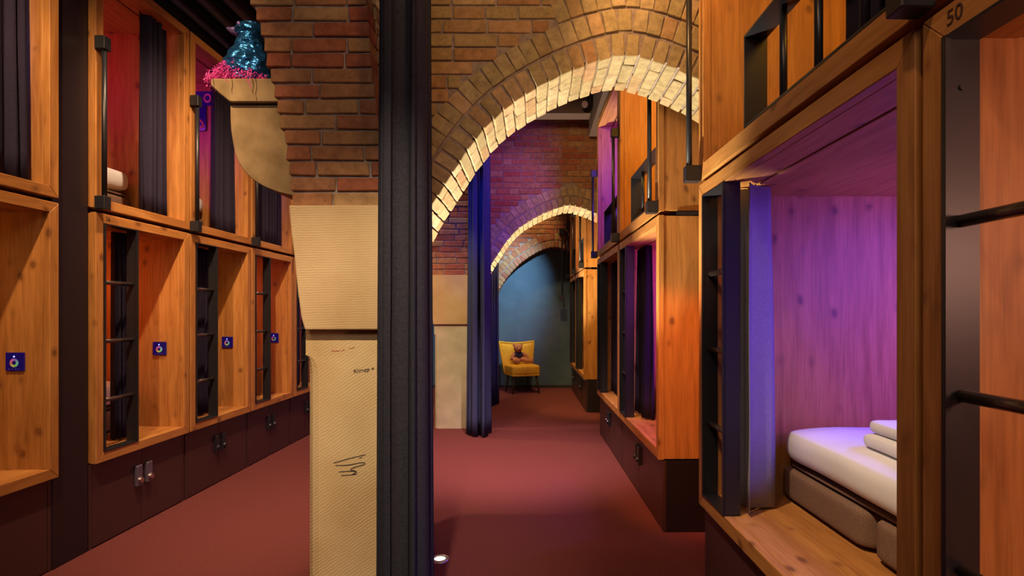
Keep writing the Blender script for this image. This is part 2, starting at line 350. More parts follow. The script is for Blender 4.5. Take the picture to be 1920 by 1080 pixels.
def put_many(parent, lst, mat, name='brickwork'):
    """the far or hidden rest, joined"""
    mb = MB()
    for c, size, rot in lst:
        l, d, h = (s / 2 for s in size); vs = []
        ca, sa = math.cos(rot), math.sin(rot); jy = rnd.uniform(-.003, .003)
        for z in (-h, h):
            for y in (-d, d):
                for x in (-l, l): vs.append((c[0] + x * ca - z * sa, c[1] + y + jy, c[2] + x * sa + z * ca))
        mb.add(vs, [(0, 2, 3, 1), (4, 5, 7, 6), (0, 1, 5, 4), (2, 6, 7, 3), (0, 4, 6, 2), (1, 3, 7, 5)])
    o = mb.build(name, mat, parent, 0.004); o['kind'] = 'stuff'; return o

def chaikin(p, n=2):
    for _ in range(n):
        q = [p[0]]
        for a, b in zip(p, p[1:]):
            q.append((lerp(a[0], b[0], .25), lerp(a[1], b[1], .25))); q.append((lerp(a[0], b[0], .75), lerp(a[1], b[1], .75)))
        q.append(p[-1]); p = q
    return p
HALF = [(-.598, 1.752), (-.572, 1.80), (-.528, 1.880), (-.450, 2.0), (-.356, 2.150), (-.262, 2.275), (-.160, 2.375), (-.05, 2.452), (.066, 2.520), (.18, 2.575), (.316, 2.628), (.44, 2.658), (.476, 2.661)]
def arch_profile(half, cx):
    h = chaikin(half)
    return h + [(2 * cx - x, z) for x, z in h[::-1][1:]]
def resample(p, step):
    L = [0]
    for a, b in zip(p, p[1:]): L.append(L[-1] + math.dist(a, b))
    n = max(2, round(L[-1] / step)); out = []; j = 0
    for i in range(n):
        s = (i + .5) * L[-1] / n
        while L[j + 1] < s: j += 1
        t = (s - L[j]) / (L[j + 1] - L[j]); a, b = p[j], p[j + 1]
        d = Vector((b[0] - a[0], b[1] - a[1])).normalized()
        out.append(((lerp(a[0], b[0], t), lerp(a[1], b[1], t)), d))
    # smooth the tangents
    sm = []
    for i, (q, d) in enumerate(out):
        dd = Vector((0, 0))
        for k in range(max(0, i - 1), min(len(out), i + 2)): dd += out[k][1]
        sm.append((q, dd.normalized()))
    return sm, L[-1] / n
def offset(p, r):
    out = []
    for i, q in enumerate(p):
        a = p[max(0, i - 1)]; b = p[min(len(p) - 1, i + 1)]; d = Vector((b[0] - a[0], b[1] - a[1])).normalized()
        out.append((q[0] - d.y * r, q[1] + d.x * r))
    return out
def arch_wall(name, y0, y1, prof, x0, x1, zbase, bx0, bx1, mat, matfar, matring, seen, third=None, ring=.122, step=.070, course=.0715):
    """wall slab from x0 to x1 pierced by the arch; bricks cover bx0..bx1 on its front; seen(x,z) -> built one by one"""
    # slab: strips between the profile and the ceiling
    rec = 0.010
    P = [q for q in prof]; mb = MB()
    po = offset(P, 0.02)
    poly = [(x0, zbase)] + [(P[0][0] - .02, zbase)] + po + [(P[-1][0] + .02, zbase), (x1, zbase), (x1, ZC), (x0, ZC)]
    n = len(po)
    ya, yb = y0 + rec, y1 - rec
    # quads column by column above the arch
    lo = [(P[0][0] - .02, zbase)] + po + [(P[-1][0] + .02, zbase)]
    def quad(a, b, c, d):
        mb.add([(a[0], ya, a[1]), (b[0], ya, b[1]), (c[0], ya, c[1]), (d[0], ya, d[1]), (a[0], yb, a[1]), (b[0], yb, b[1]), (c[0], yb, c[1]), (d[0], yb, d[1])],
               [(0, 1, 2, 3), (7, 6, 5, 4), (0, 4, 5, 1), (2, 6, 7, 3)])
    xs0, xs1 = po[0][0], po[-1][0]
    mb.box(x0, lo[0][0], ya, yb, zbase, ZC); mb.box(lo[-1][0], x1, ya, yb, zbase, ZC)
    for a, b in zip(lo, lo[1:]):
        if abs(a[0] - b[0]) < 1e-5: continue
        quad(a, b, (b[0], ZC), (a[0], ZC))
    w = struct(mb.build(name, M['mortar']))
    far = []; near = []
    def brick(c, size, rot, m=mat, keep=None):
        if (seen(c[0], c[2]) if keep is None else keep): near.append((c, size, rot, m))
        else: far.append((c, size, rot))
    # inner ring: goes through the wall
    rs, st = resample(P, step)
    T = y1 - y0
    for i, (q, d) in enumerate(rs):
        nrm = Vector((-d.y, d.x)); c = (q[0] + nrm.x * ring * .47, q[1] + nrm.y * ring * .47); rot = math.atan2(d.y, d.x)
        pat = [T * .25, T * .5, T * .25] if i % 2 else [T * .5, T * .5]
        y = y0
        for j, l in enumerate(pat):
            brick((c[0], y + l / 2 + (0.0 if j else -.002), c[1]), (st - .007, l - .008, ring - .006), rot, matring)
            y += l
    # outer ring: front face only
    P2 = offset(P, ring + .004); rs2, st2 = resample(P2, step * 1.02)
    for i, (q, d) in enumerate(rs2):
        nrm = Vector((-d.y, d.x)); c = (q[0] + nrm.x * ring * .5, q[1] + nrm.y * ring * .5)
        brick((c[0], y0 + .061, c[1]), (st2 - .006, .12, ring - .008), math.atan2(d.y, d.x), matring)
    P3 = offset(P, 2 * ring + .006)
    out_r = 2 * ring + .012
    if third:
        rs3, st3 = resample(P3, step * 1.03)
        for i, (q, d) in enumerate(rs3):
            if third[0] < q[0] < third[1]:
                nrm = Vector((-d.y, d.x)); c = (q[0] + nrm.x * ring * .5, q[1] + nrm.y * ring * .5)
                brick((c[0], y0 + .061, c[1]), (st3 - .006, .12, ring - .008), math.atan2(d.y, d.x), matring)
    # level courses
    z = zbase + course / 2; row = 0
    P4 = offset(P, 3 * ring + .012)
    while z < ZC - .02:
        offs = -rnd.uniform(0, .23); x = bx0 + offs; k = row
        while x < bx1:
            l = rnd.choice([.232, .232, .232, .115, .115, .17]); a, b = max(x, bx0), min(x + l, bx1); x += l
            def clear(xx, zz):
                for PP, lim in ((P3, None), (P4, third or (9, 9))):
                    if lim is None or lim[0] < xx < lim[1]:
                        for (ax, az), (bx_, bz) in zip(PP, PP[1:]):
                            if min(ax, bx_) <= xx <= max(ax, bx_) and abs(bx_ - ax) > 1e-6 and zz < lerp(az, bz, (xx - ax) / (bx_ - ax)) - .0: return False
                        if P3[0][0] < xx < P3[-1][0] and zz < P3[0][1]: return False
                return True
            # trim against the rings
            steps = 12; good = [clear(lerp(a, b, (i + .5) / steps), z - course * .15) for i in range(steps)]
            if not any(good): continue
            i0 = good.index(True); i1 = len(good) - 1 - good[::-1].index(True)
            aa, bb = lerp(a, b, i0 / steps), lerp(a, b, (i1 + 1) / steps)
            if bb - aa < .035: continue
            brick(((aa + bb) / 2, y0 + .05 + rec - .01, z), (bb - aa - .008, .105, course - .009), 0)
        z += course; row += 1
    near.sort(key=lambda t: 0)
    for c, size, rot, m in near: put_brick(w, c, size, m, rot)
    if far: put_many(w, far, matfar)
    return w
P1 = arch_profile(HALF, .476)
def seen1(x, z): return -.60 < x < .95 and z < 3.0
arch_wall('wall_front_arch', 2.86, 3.31, P1, -.66, 3.3, 1.775, -.66, 1.05, M['brick_yellow'], M['brick_yellow_far'], M['brick_arch'], seen1, third=(.12, .95))
P2 = arch_profile([(x - .022, z + .012) for x, z in HALF], .454)
def seen2(x, z): return -.62 < x < .86 and z > 1.95 and z < 3.80
arch_wall('wall_second_arch', 6.90, 7.42, P2, -1.15, 3.3, 1.775, -.80, .95, M['brick_red'], M['brick_red_far'], M['brick_arch'], lambda x, z: -.62 < x < .84 and z > 1.9, course=.074)
H3 = [(-.66, 0.02), (-.66, 0.8), (-.66, 1.55), (-.615, 1.72), (-.485, 1.935), (-.26, 2.19), (-.03, 2.355), (.195, 2.47), (.34, 2.495), (.37, 2.497)]
P3_ = arch_profile(H3, .37)
arch_wall('wall_end_arch', 9.72, 9.95, P3_, -1.3, 3.3, 0.0, -.80, .80, M['brick_red'], M['brick_red_far'], M['brick_red'], lambda x, z: -.62 < x < .72 and 1.9 < z < 3.25, course=.078)

struct(MB().box(1.535, 3.3, 2.87, 3.30, 0, 1.775).build('wall_front_abutment', M['stone_plain']))
struct(MB().box(1.49, 3.3, 6.92, 7.40, 0, 1.775).build('wall_second_abutment', M['stone_plain']))

# ------------------------------------------------------------------ pillars
def px(x, y, Y): return ((x - 1000) * Y / 1040, 1.33 + (588 - y) * Y / 1040)
def pillar(name, label, y0, xl, xr, depth, topL, topR, zc0, zc1, mat_s, mat_c, capL, nbricks_z, capW, full):
    root = empty(name, ((xl + xr) / 2, y0 + depth / 2, 0)); ox, oy = root.location.x, root.location.y
    tag(root, label, 'pillar', 'sandstone and brick pillars between the aisles')
    # shaft with hollow chamfered corners
    def ring(z, c):
        a, b, f, k = xl - ox, xr - ox, y0 - oy, y0 + full - oy
        # concave chamfer of 4 points at each front corner
        def cor(cx, cy, dx, dy):
            return [(cx + dx * c * (1 - math.sin(t)), cy + dy * c * (1 - math.cos(t)), z) for t in (0, math.pi / 6, math.pi / 3, math.pi / 2)]
        # start front-left from the left side
        L = [(a + c * (1 - math.cos(t)), f + c * (1 - math.sin(t)), z) for t in (0, math.pi / 6, math.pi / 3, math.pi / 2)]
        L = [(a + c * (math.sin(t)), f + c * (math.cos(t)), z) for t in (0, math.pi / 6, math.pi / 3, math.pi / 2)]
        L = [(a + c * (1 - math.cos(t)), f + c * (1 - math.sin(t)), z) for t in (0, math.pi / 6, math.pi / 3, math.pi / 2)]
        Rr = [(b - (p[0] - a), p[1], z) for p in L[::-1]]
        return L + Rr + [(b, k, z), (a, k, z)]
    zs = [(0, .055), (.9, .055), (zc0 - .19, .055), (zc0 - .16, .050), (zc0 - .135, .040), (zc0 - .12, .026), (zc0 - .112, .010), (zc0 - .110, .001), (zc0, .001)]
    sh = MB().loft([ring(z, c) for z, c in zs]).build('shaft', mat_s, root)
    # capital
    rings = []
    for i in range(11):
        z = lerp(zc0, zc1, i / 10); x_l = interp(capL, z) - ox; x_r = interp(topR, z) - ox; f = y0 - capW - oy
        rings.append([(x_l, f, z), (x_r, f, z), (x_r, y0 + full - oy, z), (x_l, y0 + full - oy, z)])
    MB().loft(rings).build('capital', mat_c, root, 0.006, seg=2)
    # brick core
    rings = []; zt = ZC
    for i in range(14):
        z = lerp(zc1, zt, i / 13)
        rings.append([(interp(topL, z) + .011 - ox, y0 + .011 - oy, z), (interp(topR, z) - .011 - ox, y0 + .011 - oy, z), (interp(topR, z) - .011 - ox, y0 + depth - oy, z), (interp(topL, z) + .011 - ox, y0 + depth - oy, z)])
    MB().loft(rings).build('mortar_core', M['mortar'], root)
    far = []; z = zc1 + .033; row = 0; course = .0665
    while z < zt - .02:
        a, b = interp(topL, z), interp(topR, z); w = b - a
        pats = [[.115, .232], [.232], [.13, .232]] ; x = a; ls = []
        first = (.105, .20, .232)[row % 3] if row % 2 else (.17, .12)[row // 2 % 2]
        first += rnd.uniform(-.01, .01)
        while x < b - .001:
            l = first if x == a else .232 + rnd.uniform(-.006, .006)
            if b - (x + l) < .05: l = b - x
            ls.append((x, min(l, b - x))); x += l
        for (x, l) in ls:
            c = (x + l / 2 - ox, y0 + .054 - oy, z); size = (l - .011, .108, course - .010)
            if z < nbricks_z: put_brick(root, c, size, M['brick_red'])
            else: far.append((c, size, 0))
        # right-hand flank
        y = y0 + .112
        yy = [.105, .21, .21] if row % 2 else [.21, .21, .1]
        for l in yy:
            l = min(l, y0 + depth - y)
            if l < .04: break
            c = (b - .050 - ox, y + l / 2 - oy, z); size = (.104, l - .011, course - .010)
            if z < nbricks_z: put_brick(root, c, size, M['brick_yellow'], jit=.001)
            else: far.append((c, size, 0))
            y += l
        z += course; row += 1
    put_many(root, far, M['brick_red_far'])
    return root
Y1 = 2.35
tl = [px(x, y, Y1) for x, y in [(541, 386), (539, 359), (532, 306), (525, 253), (514, 211), (502, 151), (491, 102), (479, 46), (463, 0)]] + [(-1.30, 2.9), (-1.45, 3.2), (-1.62, 3.5), (-1.85, 3.86)]
tr = [(-.622, 1.0), (-.605, 1.775), (-.630, 1.79), (-.644, 1.93), (-.658, 2.10), (-.676, 2.29), (-.696, 2.47), (-.708, 2.66), (-.735, 3.0), (-.80, 3.86)]
cl = [px(x, y, 2.33) for x, y in [(571, 618), (565, 600), (558, 549), (551, 478), (545, 430), (541, 388)]]
p1 = pillar('stone_pillar', 'front sandstone pillar with scribbles and red brick head, left of the long dark drape', 2.38, -.977, -.622, .50, tl, tr, 1.262, 1.786, M['stone'], M['stone_flat'], cl, 2.95, .05, .93)
Y2 = 6.40
tl2 = [(-1.20, 1.77), (-1.27, 2.2), (-1.40, 2.8), (-1.7, 3.86)]
tr2 = [(-.64, 1.0), (-.60, 1.775), (-.66, 1.79), (-.70, 2.3), (-.82, 3.86)]
cl2 = [(-1.155, 1.20), (-1.175, 1.5), (-1.20, 1.78)]
p2 = pillar('stone_pillar', 'second sandstone pillar with pale grey shaft, standing behind the long front drape', 6.42, -1.148, -.64, .50, tl2, tr2, 1.205, 1.775, M['stone_pale'], M['stone_flat'], cl2, 3.1, .03, 1.0)

# scribbles on the front pillar
def strokes(name, lines, Y, mat, parent, r=.0016):
    mb = MB(); ox, oy = parent.location.x, parent.location.y
    for ln in lines:
        pts = [px(x, y, Y) for x, y in ln]
        if len(pts) > 2: pts = chaikin(pts, 2)
        mb.tube([(a - ox, Y - oy, b) for a, b in pts], r, 5)
    return mb.build(name, mat, parent)
def c5(pts): return [(520 + a / 2.842, 700 + b / 2.842) for a, b in pts]
strokes('signature_mark', [c5([(300, 478), (360, 460), (470, 433)]), c5([(436, 452), (452, 448)]), c5([(310, 491), (380, 490), (430, 478), (462, 474), (470, 484), (430, 495), (400, 505), (386, 516), (415, 518), (424, 528)]),
        c5([(328, 525), (370, 522), (410, 520), (420, 530), (400, 537)]), c5([(342, 544), (400, 541), (425, 536)])], 2.379, M['ink'], p1)
def c3(pts): return [(560 + a / 6.75, 600 + b / 6.75) for a, b in pts]
strokes('red_scribble', [c3([(415, 395), (430, 380), (440, 405), (455, 385), (470, 400), (485, 380), (500, 400), (520, 385)]), c3([(535, 380), (550, 385), (540, 395)]), c3([(560, 372), (580, 375), (565, 385), (582, 392)]), c3([(640, 360), (660, 350), (670, 370), (690, 345), (712, 350)])], 2.379, M['red_ink'], p1, .0010)
def text(name, body, size, mat, parent, loc, rot, ext=.0008, shear=0):
    c = bpy.data.curves.new(name, 'FONT'); c.body = body; c.size = size; c.extrude = ext; c.align_x = 'CENTER'; c.align_y = 'CENTER'; c.materials.append(mat)
    c.shear = shear; tmp = bpy.data.objects.new(name, c); col.objects.link(tmp); bpy.context.view_layer.update()
    me = bpy.data.meshes.new_from_object(tmp.evaluated_get(bpy.context.evaluated_depsgraph_get())); bpy.data.objects.remove(tmp)
    o = bpy.data.objects.new(name, me); col.objects.link(o); o.parent = parent; o.location = loc; o.rotation_euler = rot; return o
tx, tz = px(682, 694, 2.38)
text('handwriting', 'Klimop =', .024, M['ink'], p1, (tx - p1.location.x, 2.379 - p1.location.y, tz), (R(90), R(-8), 0), shear=.2)

# ------------------------------------------------------------------ corbel with the foil bird
YB = 2.52
cb = empty('stone_corbel', (-1.25, YB + .2, 1.9)); tag(cb, 'rounded sandstone corbel carrying the blue foil bird, left of the brick pillar head', 'corbel')
def cbp(lst): return [(a - cb.location.x, b - cb.location.z) for a, b in (px(x, y, YB) for x, y in lst)]
MB().prism(cbp([(395, 147), (395, 160), (410, 174), (431, 191), (560, 191), (560, 147)]), 1, -.2, .2).build('abacus', M['stone_plain'], cb, .004)
MB().prism(cbp(chaikin([(427, 194), (427, 225), (430, 255), (437, 290), (453, 320), (480, 343), (512, 357), (540, 364)]) + [(580, 364), (580, 194)]), 1, -.18, .19).build('bracket', M['stone_plain'], cb, .003)
bz = px(0, 147, YB)[1]
# pink nest
mb = MB(); cxn = px(452, 0, YB + .14)[0]
for i in range(950):
    a = rnd.uniform(0, 2 * math.pi); q = math.sqrt(rnd.random()); x = cxn + .150 * q * math.cos(a); y = YB + .13 + .125 * q * math.sin(a)
    h = .12 * (1 - q ** 3 * .75); z = bz + .003 + rnd.uniform(0, h); th = rnd.uniform(0, 2 * math.pi); l = rnd.uniform(.02, .04); ba = rnd.uniform(-.6, .6)
    pts = []
    for j in range(5):
        t = j / 4; ang = th + 2.4 * (t - .5) * rnd.choice([1, 1])
        pts.append((x + l * (t - .5) * math.cos(ang), y + l * (t - .5) * math.sin(ang), max(bz + .003, z + .012 * math.sin(t * math.pi) + ba * l * (t - .5))))
    mb.tube(pts, .0017, 3, False)
for xx, ln in ((432, .03), (476, .06), (470, .03), (398, .02)):
    X = px(xx, 0, YB)[0]; mb.tube([(X, YB - .02, bz + .03), (X + .004, YB - .034, bz + .005), (X - .003, YB - .035, bz - ln * .5), (X + .004, YB - .034, bz - ln)], .0018, 3, False)
tag(mb.build('paper_shreds', M['pink']), 'nest of pink shredded paper under the blue foil bird on the corbel', 'paper', kind='stuff')
# bird
bx = px(466, 0, YB + .15)[0]; by = YB + .15
bird = empty('foil_bird', (bx, by, bz + .03)); bird.scale = (.95, .95, 1.16); tag(bird, 'blue metallic foil bird sitting in a pink paper nest on the stone corbel', 'figurine')
mb = MB()
prof = [(0, .105), (.03, .122), (.07, .118), (.11, .100), (.145, .080), (.17, .066), (.19, .056), (.205, .060), (.222, .066), (.24, .064), (.258, .050), (.268, .028), (.272, .004)]
def birdf(u, v):
    t = v * (len(prof) - 1); i = min(int(t), len(prof) - 2); f = t - i
    z = lerp(prof[i][0], prof[i + 1][0], f); r = lerp(prof[i][1], prof[i + 1][1], f); a = 2 * math.pi * u
    n = noise.noise(Vector((math.cos(a) * 2.2, math.sin(a) * 2.2, z * 22 + a * .0))) * .010 + noise.noise(Vector((math.cos(a) * 6, math.sin(a) * 6, z * 60))) * .006
    n += .005 * math.sin(z * 130 + 4 * math.sin(a))
    r = max(.002, r + n * (1 if v < .96 else .2)); lean = .012 * (z / .27)
    return (r * math.cos(a) + lean, r * .95 * math.sin(a), z * .97)
mb.grid(birdf, 48, 60)
mb.build('body', M['foil'], bird, smooth=True)
mb = MB(); mb.tube([(-.045, -.02, .215), (-.070, -.03, .216), (-.094, -.035, .224)], [.020, .014, .003], 8); mb.build('beak', M['beak'], bird)
mb = MB(); mb.ball((-.02, -.058, .232), (.010, .006, .010)); mb.build('eye', M['beak'], bird)

# ------------------------------------------------------------------ tall drapes
def drape(name, label, path, z0, z1, amp, folds, mat, flare=0.0, cat='curtain', group=None, rows=14, seed=1, thick=.004):
    """a pleated hanging along a path (list of x, y)"""
    rr = random.Random(seed); ph = [rr.uniform(-.5, .5) for _ in range(folds + 2)]
    L = [0]
    for a, b in zip(path, path[1:]): L.append(L[-1] + math.dist(a, b))
    n = folds * 10
    mid = (sum(p[0] for p in path) / len(path), sum(p[1] for p in path) / len(path))
    def f(u, v):
        s = u * L[-1]; j = 0
        while j < len(L) - 2 and L[j + 1] < s: j += 1
        t = (s - L[j]) / (L[j + 1] - L[j]); a, b = path[j], path[j + 1]
        x, y = lerp(a[0], b[0], t), lerp(a[1], b[1], t); d = Vector((b[0] - a[0], b[1] - a[1])).normalized()
        w = u * folds + .42 * math.sin(u * folds * 1.9 + seed * 1.3) + .10 * (1 - v) * math.sin(u * 7 + seed); k = int(max(0, min(w, folds - 1))); am = amp * (1 + .5 * ph[k]) * (.75 + .35 * (1 - v))
        o = am * math.sin(2 * math.pi * w + .8 * math.sin(w * 1.7 + seed) + .25 * (1 - v) * math.sin(3 * v + w)) + amp * .25 * math.sin(5.3 * w + 1.3 * v)
        x += -d.y * o; y += d.x * o
        fl = 1 + flare * (1 - v) ** 1.5
        x = mid[0] + (x - mid[0]) * fl; y = mid[1] + (y - mid[1]) * fl
        z = lerp(z0, z1, v) + (.006 * math.sin(w * 5) if v == 0 else 0)
        return (x, y, z)
    base = (mid[0], mid[1], z0)
    mb = MB(); g = lambda u, v: tuple(Vector(f(u, v)) - Vector(base)); mb.grid(g, n, rows)
    o = mb.build(name, mat, None, smooth=True); o.location = base
    s = o.modifiers.new('solid', 'SOLIDIFY'); s.thickness = thick
    tag(o, label, cat, group); return o
drape('room_drape', 'long charcoal drape hanging to the floor in front of the front sandstone pillar', [(-.595, 2.22), (-.55, 2.12), (-.50, 2.20), (-.455, 2.13), (-.45, 2.26), (-.475, 2.42)], .012, 3.74, .024, 9, M['drape'], .09, seed=4, rows=24)
drape('room_drape', 'dark blue-black drape hanging beside the second sandstone pillar', [(-.69, 6.10), (-.62, 5.98), (-.57, 6.04), (-.52, 5.95), (-.505, 6.10), (-.53, 6.3)], .015, 3.74, .03, 8, M['drape_blue'], .10, seed=9, rows=20)
drape('room_drape', 'narrow blue drape farther down the aisle, beside the yellow chair', [(-.66, 8.05), (-.60, 7.95), (-.55, 8.05), (-.52, 8.0), (-.54, 8.25)], .015, 3.74, .03, 5, M['drape_blue'], .05, seed=3, rows=12)
drape('room_drape', 'thin dark drape between the two blue ones beyond the second pillar', [(-.64, 6.95 - .25), (-.58, 6.60), (-.54, 6.72)], .015, 3.74, .022, 4, M['drape'], .05, seed=5, rows=12)
for i, (pts) in enumerate([[(-.66, 2.16), (-.40, 2.16), (-.40, 2.5)], [(-.74, 6.04), (-.46, 6.0), (-.46, 6.4)], [(-.70, 8.0), (-.50, 8.0), (-.50, 8.4)], [(-.68, 6.66), (-.52, 6.66)]]):
    mb = MB(); mb.tube([(x, y, 3.765) for x, y in pts], .012, 8)
    for x, y in pts: mb.tube([(x, y, 3.765), (x, y, 3.86)], .006, 6)
    tag(mb.build('drape_track', M['black']), ['ceiling track of the long charcoal front drape', 'ceiling track of the blue-black drape by the second pillar', 'ceiling track of the narrow blue drape near the yellow chair', 'ceiling track of the thin dark drape beyond the second pillar'][i], 'rail')

# ------------------------------------------------------------------ bunks
def mitre(y0, y1, z0, z1, w):
    """four mitred boards as polygons in (y, z)"""
    return [('stile', [(y0, z0), (y0 + w, z0 + w), (y0 + w, z1 - w), (y0, z1)]), ('stile', [(y1, z0), (y1 - w, z0 + w), (y1 - w, z1 - w), (y1, z1)]),
            ('rail', [(y0, z0), (y1, z0), (y1 - w, z0 + w), (y0 + w, z0 + w)]), ('rail', [(y0, z1), (y1, z1), (y1 - w, z1 - w), (y0 + w, z1 - w)])]
def base_empty(name, side, y0, z=0):
    if side > 0: return empty(name, (.825 - .0192 * y0, y0, z), .0192)
    return empty(name, (-2.48 + .0096 * y0, y0, z), -.0096)
def bunk(side, y0, y1, z0, z1, label, ladder=None, guard=None, pole='far', number=None, panel=False, w=.055, group=None, depth=2.1, extra_pole=False):
    s = side; r = base_empty('sleeping_bunk', s, y0, z0); L = y1 - y0; H = z1 - z0
    tag(r, label, 'bunk', group)
    for nm, poly in mitre(0, L, 0, H, w):
        MB().prism(poly, 0, 0, s * .035).build(nm, M['wood_z'] if nm == 'stile' else M['wood_y'], r, .0025)
    def bx(nm, d0, d1, a, b, c, d, m, par=r, bev=.002): return MB().box(s * d0, s * d1, a, b, c, d).build(nm, m, par, bev)
    i0, i1 = .002, .018
    bx('side_panel', .036, depth, 0.004, w, 0.004, H - .004, M['wood_z']); bx('side_panel', .036, depth, L - w, L - .004, .004, H - .004, M['wood_z'])
    bx('bottom_panel', .036, depth, w, L - w, .004, w, M['wood_y'])
    # top panel in two boards with the curtain groove between
    bx('top_panel', .036, .150, w, L - w, H - w, H - .004, M['wood_y']); bx('top_panel', .162, depth, w, L - w, H - w, H - .004, M['wood_y'])
    bx('curtain_track', .150, .162, w, L - w, H - w + .012, H - .004, M['black'])
    bx('back_panel', depth, depth + .02, .004, L - .004, .004, H - .004, M['wood_z'])
    if ladder:
        a, b = (L - w - .27, L - w) if ladder == 'far' else (w, w + .27)
        t = .006; lf = MB()
        lf.box(s * -.004, s * .066, a, a + t, w, H - w); lf.box(s * -.004, s * .066, b - t, b, w, H - w)
        lf.box(s * -.004, s * .066, a, b, w, w + t); lf.box(s * -.004, s * .066, a, b, H - w - t, H - w)
        lf.box(s * -.006, s * .004, a, a + .012, w, H - w); lf.box(s * -.006, s * .004, b - .012, b, w, H - w)
        lad = lf.build('ladder_frame', M['black'], r)
        for zz in (.83, 1.17, 1.51):
            MB().tube([(s * .03, a + t * .5, zz - z0), (s * .03, b - t * .5, zz - z0)], .0125, 10).build('rung', M['rung'], lad, smooth=True)
        for q in (a, b):
            for zz in (H - w - .10, w + .10):
                sgn = 1 if q == b else -1
                MB().tube([(s * .03, q - sgn * .0065, zz), (s * .03, q - sgn * .0095, zz)], .006, 8).build('screw', M['black'], lad)
    if guard:
        a, b = guard; t = .008; g0, g1 = w, w + .345
        gf = MB(); gf.box(s * .0, s * .085, a, a + t, g0, g1); gf.box(s * .0, s * .085, b - t, b, g0, g1); gf.box(s * .0, s * .085, a, b, g1 - t, g1); gf.box(s * .0, s * .085, a, b, g0, g0 + t)
        go = gf.build('guard_frame', M['black'], r)
        q = b - .22
        while q > a + .05:
            MB().tube([(s * .045, q, g0), (s * .045, q, g1)], .0125, 10).build('guard_bar', M['black'], go, smooth=True); q -= .22
    if pole:
        for qq in ([L - .014] if pole == 'far' else [.012]) + ([.025] if extra_pole else []):
            zb, zt = .035, .92; pd_ = -.050 if s > 0 else -.038
            po = MB().tube([(s * pd_, qq, zb), (s * pd_, qq, zt)], .0135, 12).build('grab_pole', M['black'], r, smooth=True)
            for zz in (zb - .01, zt):
                MB().box(s * .0, s * (pd_ - .02), qq - .026, qq + .026, zz - .035, zz + .04).build('pole_bracket', M['black'], po, .003)
    if number:
        if s > 0: text('number_mark', number, .042, M['mark'], r, (-.0006, L - w * 1.45, H - w * .5), (R(90), 0, R(-90)))
        else: text('number_mark', number, .034, M['mark'], r, (.0006, w * 1.6, H - w * .5), (R(90), 0, R(90)))
    if panel:
        pd = .17; zz = 1.087 - z0
        po = MB().box(s * (pd - .046), s * (pd + .046), L - w - .012, L - w, zz - .046, zz + .046).build('control_panel', M['panel'], r, .002)
        wv = MB(); n = 24; yy = L - w - .0135
        ring_o = [(.022 * math.cos(2 * math.pi * i / n), 0, .022 * math.sin(2 * math.pi * i / n)) for i in range(n)]; ring_i = [(a * .45, b, c * .45) for a, b, c in ring_o]
        wv.add(ring_o + ring_i + [(a, .0014, c) for a, b, c in ring_o], [(i, (i + 1) % n, n + (i + 1) % n, n + i) for i in range(n)] + [(i, 2 * n + i, 2 * n + (i + 1) % n, (i + 1) % n) for i in range(n)])
        wo = wv.build('colour_wheel', M['wheel'], po); wo.location = (s * pd, yy, zz - .006)
        MB().ball((s * pd, yy, zz + .026), (.004, .002, .004), seg=8, rings=5).build('indicator', M['led'], po)
        for k2 in (-1.5, -.5, .5, 1.5): MB().ball((s * pd + k2 * .017, yy, zz - .037), (.002, .001, .002), seg=6, rings=4).build('touch_dot', M['steel'], po)
    return r
Z0R, Z1R, U0R, U1R = .44, 1.93, 1.952, 3.44
Z0L, Z1L, U0L, U1L = .485, 1.90, 1.925, 3.345
GR = 'oak sleeping bunks stacked along the aisle'
Rg = [('50', -.38, 1.146), ('g1', 1.166, 2.60), ('g2a', 3.37, 4.76), ('g2b', 4.775, 6.15), ('g3a', 7.46, 8.60), ('g3b', 8.615, 9.70)]
Rg = [('50', -.38, 1.146), ('g1', 1.166, 2.60), ('g2a', 3.37, 4.76), ('g2b', 4.775, 6.15), ('g3a', 6.93 + .53, 8.62), ('g3b', 8.64, 9.70)]
low_lab = {'50': 'lower oak bunk numbered 50 at the right edge, lit salmon pink', 'g1': 'lower oak bunk glowing purple, with white bed and grey curtain, right side',
    'g2a': 'lower oak bunk with orange-lit end panel and magenta glow, just past the front brick arch', 'g2b': 'lower oak bunk with dim dark curtain, second past the front arch',
    'g3a': 'lower oak bunk with yellow-lit end panel past the second arch', 'g3b': 'last lower oak bunk on the right, against the blue-grey end wall'}
up_lab = {'50': 'upper oak bunk above the one numbered 50', 'g1': 'upper oak bunk with barred guard above the purple bunk', 'g2a': 'upper oak bunk with orange interior seen under the front arch',
    'g2b': 'upper oak bunk with violet interior seen under the front arch', 'g3a': 'upper oak bunk with red interior past the second arch', 'g3b': 'last upper oak bunk on the right, beside the blue-grey end wall'}
for nm, a, b in Rg:
    L = b - a
    bunk(1, a, b, Z0R, Z1R, low_lab[nm], ladder='far', pole=None, number='50' if nm == '50' else None, group=GR, w=.06)
    bunk(1, a, b, U0R, U1R, up_lab[nm], guard=(.075, L - .53), pole='far', group=GR, w=.068, extra_pole=nm in ('g2a', 'g3a'))
Lg = [('z', 2.02, 2.868), ('a', 3.107, 3.938), ('b', 3.956, 4.782), ('c', 4.800, 5.612), ('d', 5.632, 6.45)]
lowl = {'z': 'lower oak bunk at the left picture edge with blue-lit control panel and bare wooden sill', 'a': 'lower oak bunk with ladder and engraved number 26, left row',
    'b': 'lower oak bunk with ladder, second past the dark filler column in the left row', 'c': 'lower oak bunk with ladder, third past the dark filler column in the left row', 'd': 'lower oak bunk half hidden behind the front sandstone pillar'}
